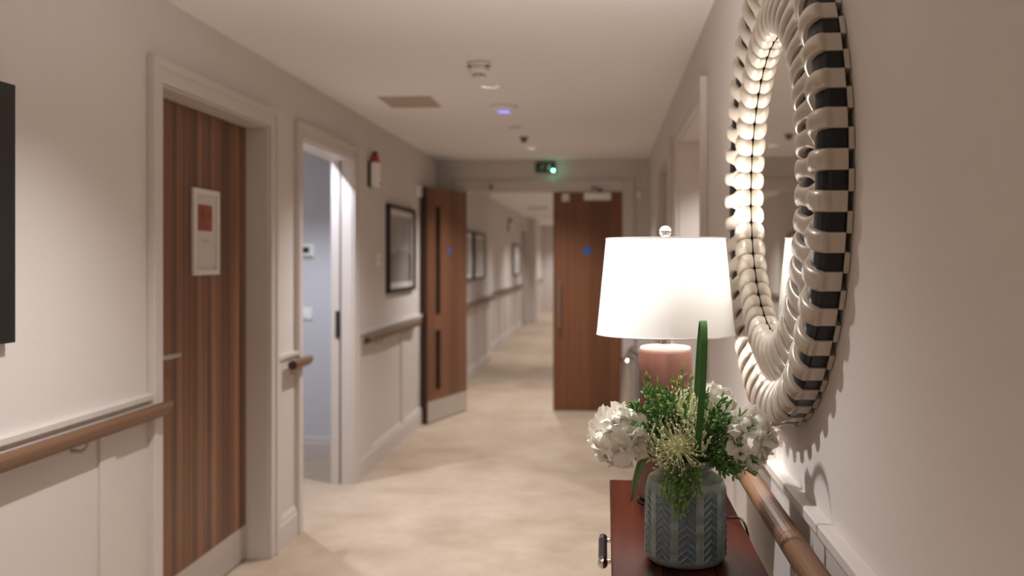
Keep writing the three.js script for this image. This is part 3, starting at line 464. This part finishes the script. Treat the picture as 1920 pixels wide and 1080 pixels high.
// ---------------------------------------------------------------- vase
const VX = 0.162, VD = 2.044;
{ const t = thing('vase', 'blue grey ceramic vase with embossed chevron bands on the console', 'vase', [VX, CT, VD]);
  const NA = 700, NY = 190, H = 0.165, pos = [], col = [], idx = [], noise = vnoise(401), n2 = vnoise(402);
  const rad = y => y < 0.018 ? lerp(0.066, 0.0795, Math.sqrt(clamp(1 - (1 - y / 0.018) ** 2))) : y < 0.15 ? 0.0795 : lerp(0.0795, 0.076, (y - 0.15) / 0.015);
  const green = [0.28, 0.34, 0.295], blue = [0.15, 0.225, 0.285], pale = [0.68, 0.78, 0.77];
  for (let j = 0; j <= NY; j++) for (let i = 0; i <= NA; i++) {
    const y = H * j / NY, a = i / NA * Math.PI * 2, q = (a / (Math.PI * 2) * 10 + 0.56) % 1 - 0.5, x = q * 0.05, aq = Math.abs(q);
    const e = clamp((y - 0.012) / 0.008) * clamp((0.158 - y) / 0.02);
    let disp = 0, k = 0; // k: 0 recess, 1 ridge
    if (aq > 0.345) { const l1 = Math.exp(-(((aq - 0.365) / 0.02) ** 2)), l2 = Math.exp(-(((aq - 0.455) / 0.018) ** 2)); disp = 0.0004 + 0.0016 * l1 + 0.0016 * l2; k = 0.45 + 0.55 * Math.max(l1, l2); }
    else { const f = (((y + 0.85 * Math.abs(x)) / 0.0148) % 1 + 1) % 1; const ridge = Math.exp(-(((f - 0.86) / 0.085) ** 2)); disp = -0.0012 + 0.0030 * ridge + 0.0014 * f - 0.0009 * Math.exp(-((x / 0.0007) ** 2)); k = ridge; }
    const r = rad(y) + disp * e; pos.push(Math.sin(a) * r, y, Math.cos(a) * r);
    const m = n2(i / NA * 40, y * 300) * 0.3 + noise(i / NA * 14, y * 60) * 0.7, bl = clamp((1 - k) * e * 1.1 * (0.55 + 0.6 * m)); let c = mixc(green, blue, bl); c = mixc(c, pale, clamp(k * e * 0.45 * m * 1.6)); const g = 0.85 + 0.3 * m; col.push(c[0] * g, c[1] * g, c[2] * g);
  }
  for (let j = 0; j < NY; j++) for (let i = 0; i < NA; i++) { const a = j * (NA + 1) + i, b = a + 1, c = a + NA + 1, e = c + 1; idx.push(a, b, c, b, e, c); }
  const g = new THREE.BufferGeometry(); g.setAttribute('position', new THREE.Float32BufferAttribute(pos, 3)); g.setAttribute('color', new THREE.Float32BufferAttribute(col, 3)); g.setIndex(idx); g.computeVertexNormals();
  local(t, 'body', g, phys({ vertexColors: true, roughness: 0.42, clearcoat: 0.35, clearcoatRoughness: 0.3 }));
  const glaze = (() => { const a = vnoise(411), b = vnoise(412); return dataTex(256, 256, (u, v) => mixc([108, 124, 112], [158, 170, 154], clamp(0.5 * a(u * 24, v * 20) + 0.5 * b(u * 70, v * 60))), true, [1, 1]); })();
  const gm = phys({ map: glaze, roughness: 0.4, clearcoat: 0.4, clearcoatRoughness: 0.25 });
  const sh = new THREE.LatheGeometry([[0.076, 0.165], [0.0735, 0.169], [0.056, 0.181], [0.0525, 0.185], [0.0525, 0.189], [0.057, 0.192], [0.0575, 0.203], [0.055, 0.2065], [0.051, 0.2065], [0.049, 0.203], [0.048, 0.185], [0.068, 0.16]].map(p => new THREE.Vector2(...p)), 96); local(t, 'rim', sh, gm);
  const bt = new THREE.LatheGeometry([[0, 0.003], [0.06, 0.003], [0.062, 0], [0.066, 0]].map(p => new THREE.Vector2(...p)), 64); local(t, 'foot', bt, std({ color: 0x2a2522, roughness: 0.8 }));
}
// ---------------------------------------------------------------- bouquet: a to the right, y height, c towards the camera, all from the vase axis
const RIGHT = new THREE.Vector3(Math.cos(YAW), 0, -Math.sin(YAW)), NEAR = new THREE.Vector3(Math.sin(YAW), 0, Math.cos(YAW));
const at = (a, y, c) => new THREE.Vector3(VX, y, -VD).addScaledVector(RIGHT, a).addScaledVector(NEAR, c);
const R = rng(777);
const M2 = {
  petal: phys({ color: 0xfffcf3, roughness: 0.7, transmission: 0.32, thickness: 0, side: THREE.DoubleSide }),
  petalCore: std({ color: 0xf6f1de, roughness: 0.9 }),
  pin: std({ color: 0xdfe2b4, roughness: 0.6 }), pinCore: std({ color: 0xccd196, roughness: 0.8 }), pinTip: std({ color: 0xf0f0d2, roughness: 0.6 }),
  stem: std({ color: 0x4c6b2c, roughness: 0.7 }), strap: phys({ color: 0x3a6e2c, roughness: 0.5, side: THREE.DoubleSide }),
  leaves: [0x5f8f45, 0x7aaa5a, 0x487a3a, 0x9aba78].map(c => phys({ color: c, roughness: 0.5, transmission: 0.12, thickness: 0, side: THREE.DoubleSide })),
  young: [0xa2b452, 0xb4be68, 0x88a64a, 0xbcbc80].map(c => phys({ color: c, roughness: 0.5, transmission: 0.18, thickness: 0, side: THREE.DoubleSide })),
  big: phys({ color: 0x6f8a5c, roughness: 0.6, transmission: 0.1, thickness: 0, side: THREE.DoubleSide }),
};
function grid(nu, nv, fn) { const p = [], ix = [], uv = []; for (let j = 0; j <= nv; j++) for (let i = 0; i <= nu; i++) { p.push(...fn(i / nu, j / nv)); uv.push(i / nu, j / nv); } for (let j = 0; j < nv; j++) for (let i = 0; i < nu; i++) { const a = j * (nu + 1) + i, b = a + 1, c = a + nu + 1, d = c + 1; ix.push(a, b, c, b, d, c); } const g = new THREE.BufferGeometry(); g.setAttribute('position', new THREE.Float32BufferAttribute(p, 3)); g.setAttribute('uv', new THREE.Float32BufferAttribute(uv, 2)); g.setIndex(ix); g.computeVertexNormals(); return g; }
function vtube(pts, r, seg = 16, rad = 6) { return new THREE.TubeGeometry(new THREE.CatmullRomCurve3(pts), seg, r, rad); }
const aim = (m, dir, spin = 0) => { m.quaternion.setFromUnitVectors(new THREE.Vector3(0, 1, 0), dir.clone().normalize()); m.rotateY(spin); return m; };
// ruffled, cupped petals (root at the origin, growing along y, curling to z)
const petals = [0, 1, 2].map(k => { const n = vnoise(500 + k); return grid(8, 6, (u, v) => { const s = (u - 0.5) * 2, w = 0.0135 * Math.pow(Math.sin(Math.PI * (0.12 + 0.62 * v)), 0.8), fr = v > 0.7 ? (v - 0.7) / 0.3 : 0, ruff = 0.004 * fr * (n(u * 7, k * 9) - 0.5) * 2; return [s * w, 0.021 * v * (1 - 0.12 * s * s * v) + 0.004 * fr * (n(u * 9, k * 5 + 40) - 0.5), 0.010 * v * v - 0.006 * (1 - s * s) * Math.sin(Math.PI * v) + ruff]; }); });
function bloom(label, a, y, c, r, seed, count) {
  const P = at(a, y, c), t = thing('hydrangea_bloom', label, 'flower', [P.x, P.y, -P.z], 'white blooms in the vase'), R = rng(seed);
  const core = new THREE.IcosahedronGeometry(r * 0.74, 3); local(t, 'flower_head', core, M2.petalCore);
  for (let i = 0; i < count; i++) { const yy = 1 - 2 * (i + 0.5) / count, rr = Math.sqrt(1 - yy * yy), ph = i * 2.39996 + R() * 0.3, dir = new THREE.Vector3(Math.cos(ph) * rr, yy, Math.sin(ph) * rr); const out = dir.clone(), tang = new THREE.Vector3(R() - 0.5, R() - 0.5, R() - 0.5).cross(dir).normalize();
    const m = local(t, 'petal', petals[i % 3], M2.petal); m.position.copy(dir).multiplyScalar(r * 0.66); aim(m, out.addScaledVector(tang, 0.55 + 0.4 * R()), R() * 6.28); m.scale.setScalar((1.1 + 0.5 * R()) * r / 0.056); }
  const S = at(a * 0.12, CT + 0.19, c * 0.1); const e = at(a * 0.55, (y + CT + 0.2) / 2 + 0.012, c * 0.5); local(t, 'stem', vtube([S.sub(P), e.sub(P), new THREE.Vector3()], 0.0025), M2.stem);
}
bloom('white ruffled bloom leaning out at the left of the vase', -0.131, 1.052, 0.01, 0.056, 601, 130);
bloom('white ruffled bloom at the right of the vase below the mirror', 0.116, 1.055, 0.045, 0.05, 602, 120);
bloom('white ruffled bloom half hidden behind the sprigs right of the green strap', 0.066, 1.104, -0.055, 0.042, 603, 100);
// pincushion flowers
function pincushion(label, a, y, c, dir, r, seed, n) {
  const P = at(a, y, c), t = thing('pincushion_flower', label, 'flower', [P.x, P.y, -P.z], 'pincushion flowers in the vase'), R = rng(seed);
  const D = new THREE.Vector3().addScaledVector(RIGHT, dir[0]).addScaledVector(new THREE.Vector3(0, 1, 0), dir[1]).addScaledVector(NEAR, dir[2]).normalize();
  const head = new THREE.SphereGeometry(r * 0.42, 20, 14); local(t, 'flower_head', head, M2.pinCore);
  const shapes = [0, 1, 2].map(k => { const L = r * (0.9 + 0.12 * k), b = r * (0.16 + 0.1 * k); return [vtube([new THREE.Vector3(0, r * 0.25, 0), new THREE.Vector3(b * 0.9, L * 0.55, 0), new THREE.Vector3(b * 1.1, L * 0.85, 0), new THREE.Vector3(b * 0.2, L * 1.08, 0)], 0.0013, 10, 5), new THREE.Vector3(b * 0.2, L * 1.08, 0)]; });
  const tip = new THREE.CapsuleGeometry(0.0019, 0.0035, 3, 8);
  const u = new THREE.Vector3(0, 1, 0).cross(D); if (u.lengthSq() < 1e-4) u.set(1, 0, 0); u.normalize(); const w = D.clone().cross(u);
  for (let i = 0; i < n; i++) { const th = Math.acos(1 - (i + 0.5) / n * 1.1), ph = i * 2.39996 + 0.2 * R(); const v = D.clone().multiplyScalar(Math.cos(th)).addScaledVector(u, Math.sin(th) * Math.cos(ph)).addScaledVector(w, Math.sin(th) * Math.sin(ph)).normalize();
    const s = shapes[i % 3], m = local(t, 'style', s[0], M2.pin), X = v.clone().multiplyScalar(v.dot(D)).sub(D); if (X.lengthSq() < 1e-4) X.copy(u); X.normalize(); m.quaternion.setFromRotationMatrix(new THREE.Matrix4().makeBasis(X, v, X.clone().cross(v))); m.rotateY((R() - 0.5) * 0.7); const k = local(m, 'style_tip', tip, M2.pinTip); k.position.copy(s[1]); k.rotation.z = 0.9; }
  local(t, 'stem', vtube([at(a * 0.2, CT + 0.19, 0).sub(P), at(a * 0.6, (y + CT + 0.2) / 2, c * 0.5).sub(P), D.clone().multiplyScalar(-r * 0.3)], 0.003), M2.stem);
}
pincushion('pale green pincushion flower opening towards the front of the vase', -0.024, 1.042, 0.052, [-0.32, 0.72, 0.62], 0.054, 611, 150);
pincushion('pale green pincushion flower close behind the green strap leaf', 0.004, 1.094, 0.015, [0.05, 0.85, 0.45], 0.046, 612, 120);
// leafy sprays
const leafShapes = [[0.017, 0.0042], [0.014, 0.0038], [0.012, 0.0046]].map(([L, W]) => grid(4, 6, (u, v) => { const s = (u - 0.5) * 2, w = W * Math.pow(Math.sin(Math.PI * Math.pow(v, 0.8)), 0.75) + 0.0002; return [s * w, L * v, 0.0022 * s * s + 0.0026 * v * v]; }));
function spray(label, seed, stems, mats) {
  const base = at(0, CT + 0.165, 0), t = thing('foliage_spray', label, 'foliage', [base.x, base.y, -base.z]), R = rng(seed);
  for (const [a0, y0, c0, a1, y1, c1, nl, sag, sz] of stems) {
    const s = at(a0, y0, c0).sub(base), e = at(a1, y1, c1).sub(base), mid = s.clone().lerp(e, 0.55); mid.y += sag; const cv = new THREE.QuadraticBezierCurve3(s, mid, e);
    const st = local(t, 'sprig', new THREE.TubeGeometry(cv, 12, 0.0009, 5), M2.stem);
    for (let i = 0; i < nl; i++) { const q = 0.22 + 0.78 * (i + 0.5) / nl, p = cv.getPoint(q), tg = cv.getTangent(q), side = new THREE.Vector3(R() - 0.5, R() - 0.5, R() - 0.5).cross(tg).normalize(); const m = local(st, 'leaf', leafShapes[Math.floor(R() * 3)], mats[Math.floor(R() * mats.length)]); m.position.copy(p); aim(m, tg.clone().multiplyScalar(0.75 + 0.4 * R()).addScaledVector(side, 0.75 + 0.35 * R()), R() * 6.28); m.scale.setScalar((0.72 + 0.4 * R()) * (sz || 1)); }
    const m = local(st, 'leaf', leafShapes[0], mats[0]); m.position.copy(e); aim(m, cv.getTangent(1), R() * 6); m.scale.setScalar(0.8 * (sz || 1));
  }
}
const top = [], right = [], hang = [], yTop = [];
for (let i = 0; i < 36; i++) { const a = -0.125 + 0.13 * ((i + R() * 0.6) / 36), ph = (a + 0.055) / 0.065; top.push([a * 0.25, CT + 0.2, 0, a, 1.137 - 0.03 * ph * ph + (R() - 0.7) * 0.055, -0.025 + R() * 0.095, 16, 0.018 + 0.012 * R(), 0.97]); }
for (let i = 0; i < 9; i++) { const a = -0.085 + 0.105 * (i + R()) / 9; yTop.push([a * 0.3, CT + 0.2, -0.02, a, 1.135 + 0.04 * R() + (i > 4 ? 0.012 : 0), -0.045 + R() * 0.03, 16, 0.02, 0.85]); }
for (let i = 0; i < 30; i++) { const th = -0.75 + 2.25 * (i + R() * 0.7) / 30, L = 0.07 + 0.05 * R(); right.push([0.018, CT + 0.205, 0.02, 0.015 + Math.cos(th) * L * 0.92, CT + 0.238 + Math.sin(th) * L, 0.04 + R() * 0.045, 18, 0.012, 0.9]); }
for (let i = 0; i < 11; i++) { const a = -0.066 + 0.082 * (i + R() * 0.8) / 11, deep = 0.03 + 0.07 * Math.max(0, 1 - Math.abs(a + 0.026) / 0.045) * (0.5 + 0.6 * R()); hang.push([a * 0.5, CT + 0.21, 0.035, a, CT + 0.2 - deep, 0.092 + 0.012 * R(), 22, 0.035, 0.82]); }
spray('dense green leafy spray rising above the left white bloom', 621, top.slice(0, 18), M2.leaves);
spray('dense green leafy spray between the lamp base and the pincushion flowers', 625, top.slice(18), M2.leaves);
spray('yellow green young sprigs standing up before the lamp base', 622, yTop, M2.young);
spray('dark green leafy spray drooping right of the vase rim', 623, right.slice(0, 15), M2.leaves.slice(0, 3));
spray('dark green leafy spray standing up right of the strap leaf', 626, right.slice(15), M2.leaves.slice(0, 3));
spray('green sprigs trailing down over the front of the vase', 624, hang, [M2.leaves[1], M2.leaves[3], M2.young[2]]);
// looped strap leaf: rises from the vase, bends over towards the camera and returns
{ const P = at(0.02, CT + 0.15, 0.0), t = thing('strap_leaf', 'dark green strap leaf folded into a tall upright loop', 'leaf', [P.x, P.y, -P.z]);
  const L = (a, y, c) => at(a - 0.172 * c, y, c);   // the loop stands in one upright plane
  const pts = [L(0.02, CT + 0.15, -0.01), L(0.023, 1.1, -0.035), L(0.028, 1.21, -0.02), L(0.033, 1.282, 0.045), L(0.035, 1.28, 0.11), L(0.033, 1.2, 0.15), L(0.027, 1.1, 0.13), L(0.022, 1.02, 0.06), L(0.02, CT + 0.15, 0.01)].map(p => p.sub(P));
  const cv = new THREE.CatmullRomCurve3(pts), N = 70, W = 0.0066, TH = 0.0007;
  const g = grid(4, N, (u, v) => { const p = cv.getPoint(v), tg = cv.getTangent(v), nn = tg.clone().cross(RIGHT).normalize(); const loop = [[-1, 1], [1, 1], [1, -1], [-1, -1], [-1, 1]][Math.round(u * 4)]; const q = p.addScaledVector(RIGHT, loop[0] * W).addScaledVector(nn, loop[1] * TH); return [q.x, q.y, q.z]; });
  const fl = g.toNonIndexed(); fl.computeVertexNormals(); local(t, 'blade', fl, M2.strap); }
// drooping broad leaf on the left
{ const P = at(-0.045, CT + 0.195, 0.02), t = thing('drooping_leaf', 'broad green leaf drooping over the left of the vase', 'leaf', [P.x, P.y, -P.z]);
  const pts = [at(-0.02, CT + 0.185, 0.01), at(-0.055, CT + 0.225, 0.03), at(-0.09, CT + 0.215, 0.04), at(-0.108, CT + 0.175, 0.045), at(-0.117, CT + 0.128, 0.045)].map(p => p.sub(P)); const cv = new THREE.CatmullRomCurve3(pts), n = vnoise(640);
  const g = grid(10, 36, (u, v) => { const s = (u - 0.5) * 2, p = cv.getPoint(v), tg = cv.getTangent(v), sd = NEAR.clone().multiplyScalar(0.55).addScaledVector(RIGHT, 0.75).addScaledVector(new THREE.Vector3(0, 1, 0), 0.35); sd.addScaledVector(tg, -sd.dot(tg)).normalize(); const nn = tg.clone().cross(sd); const w = 0.0125 * Math.pow(Math.sin(Math.PI * (0.06 + 0.94 * v)), 0.55) * (1 - 0.25 * v); p.addScaledVector(sd, s * w).addScaledVector(nn, -0.004 * s * s + 0.0016 * (n(u * 5, v * 9) - 0.5)); return [p.x, p.y, p.z]; });
  local(t, 'blade', g, M2.big); local(t, 'midrib', new THREE.TubeGeometry(cv, 30, 0.0009, 6), M2.stem); }

scene.add(camera);
renderer.render(scene, camera);
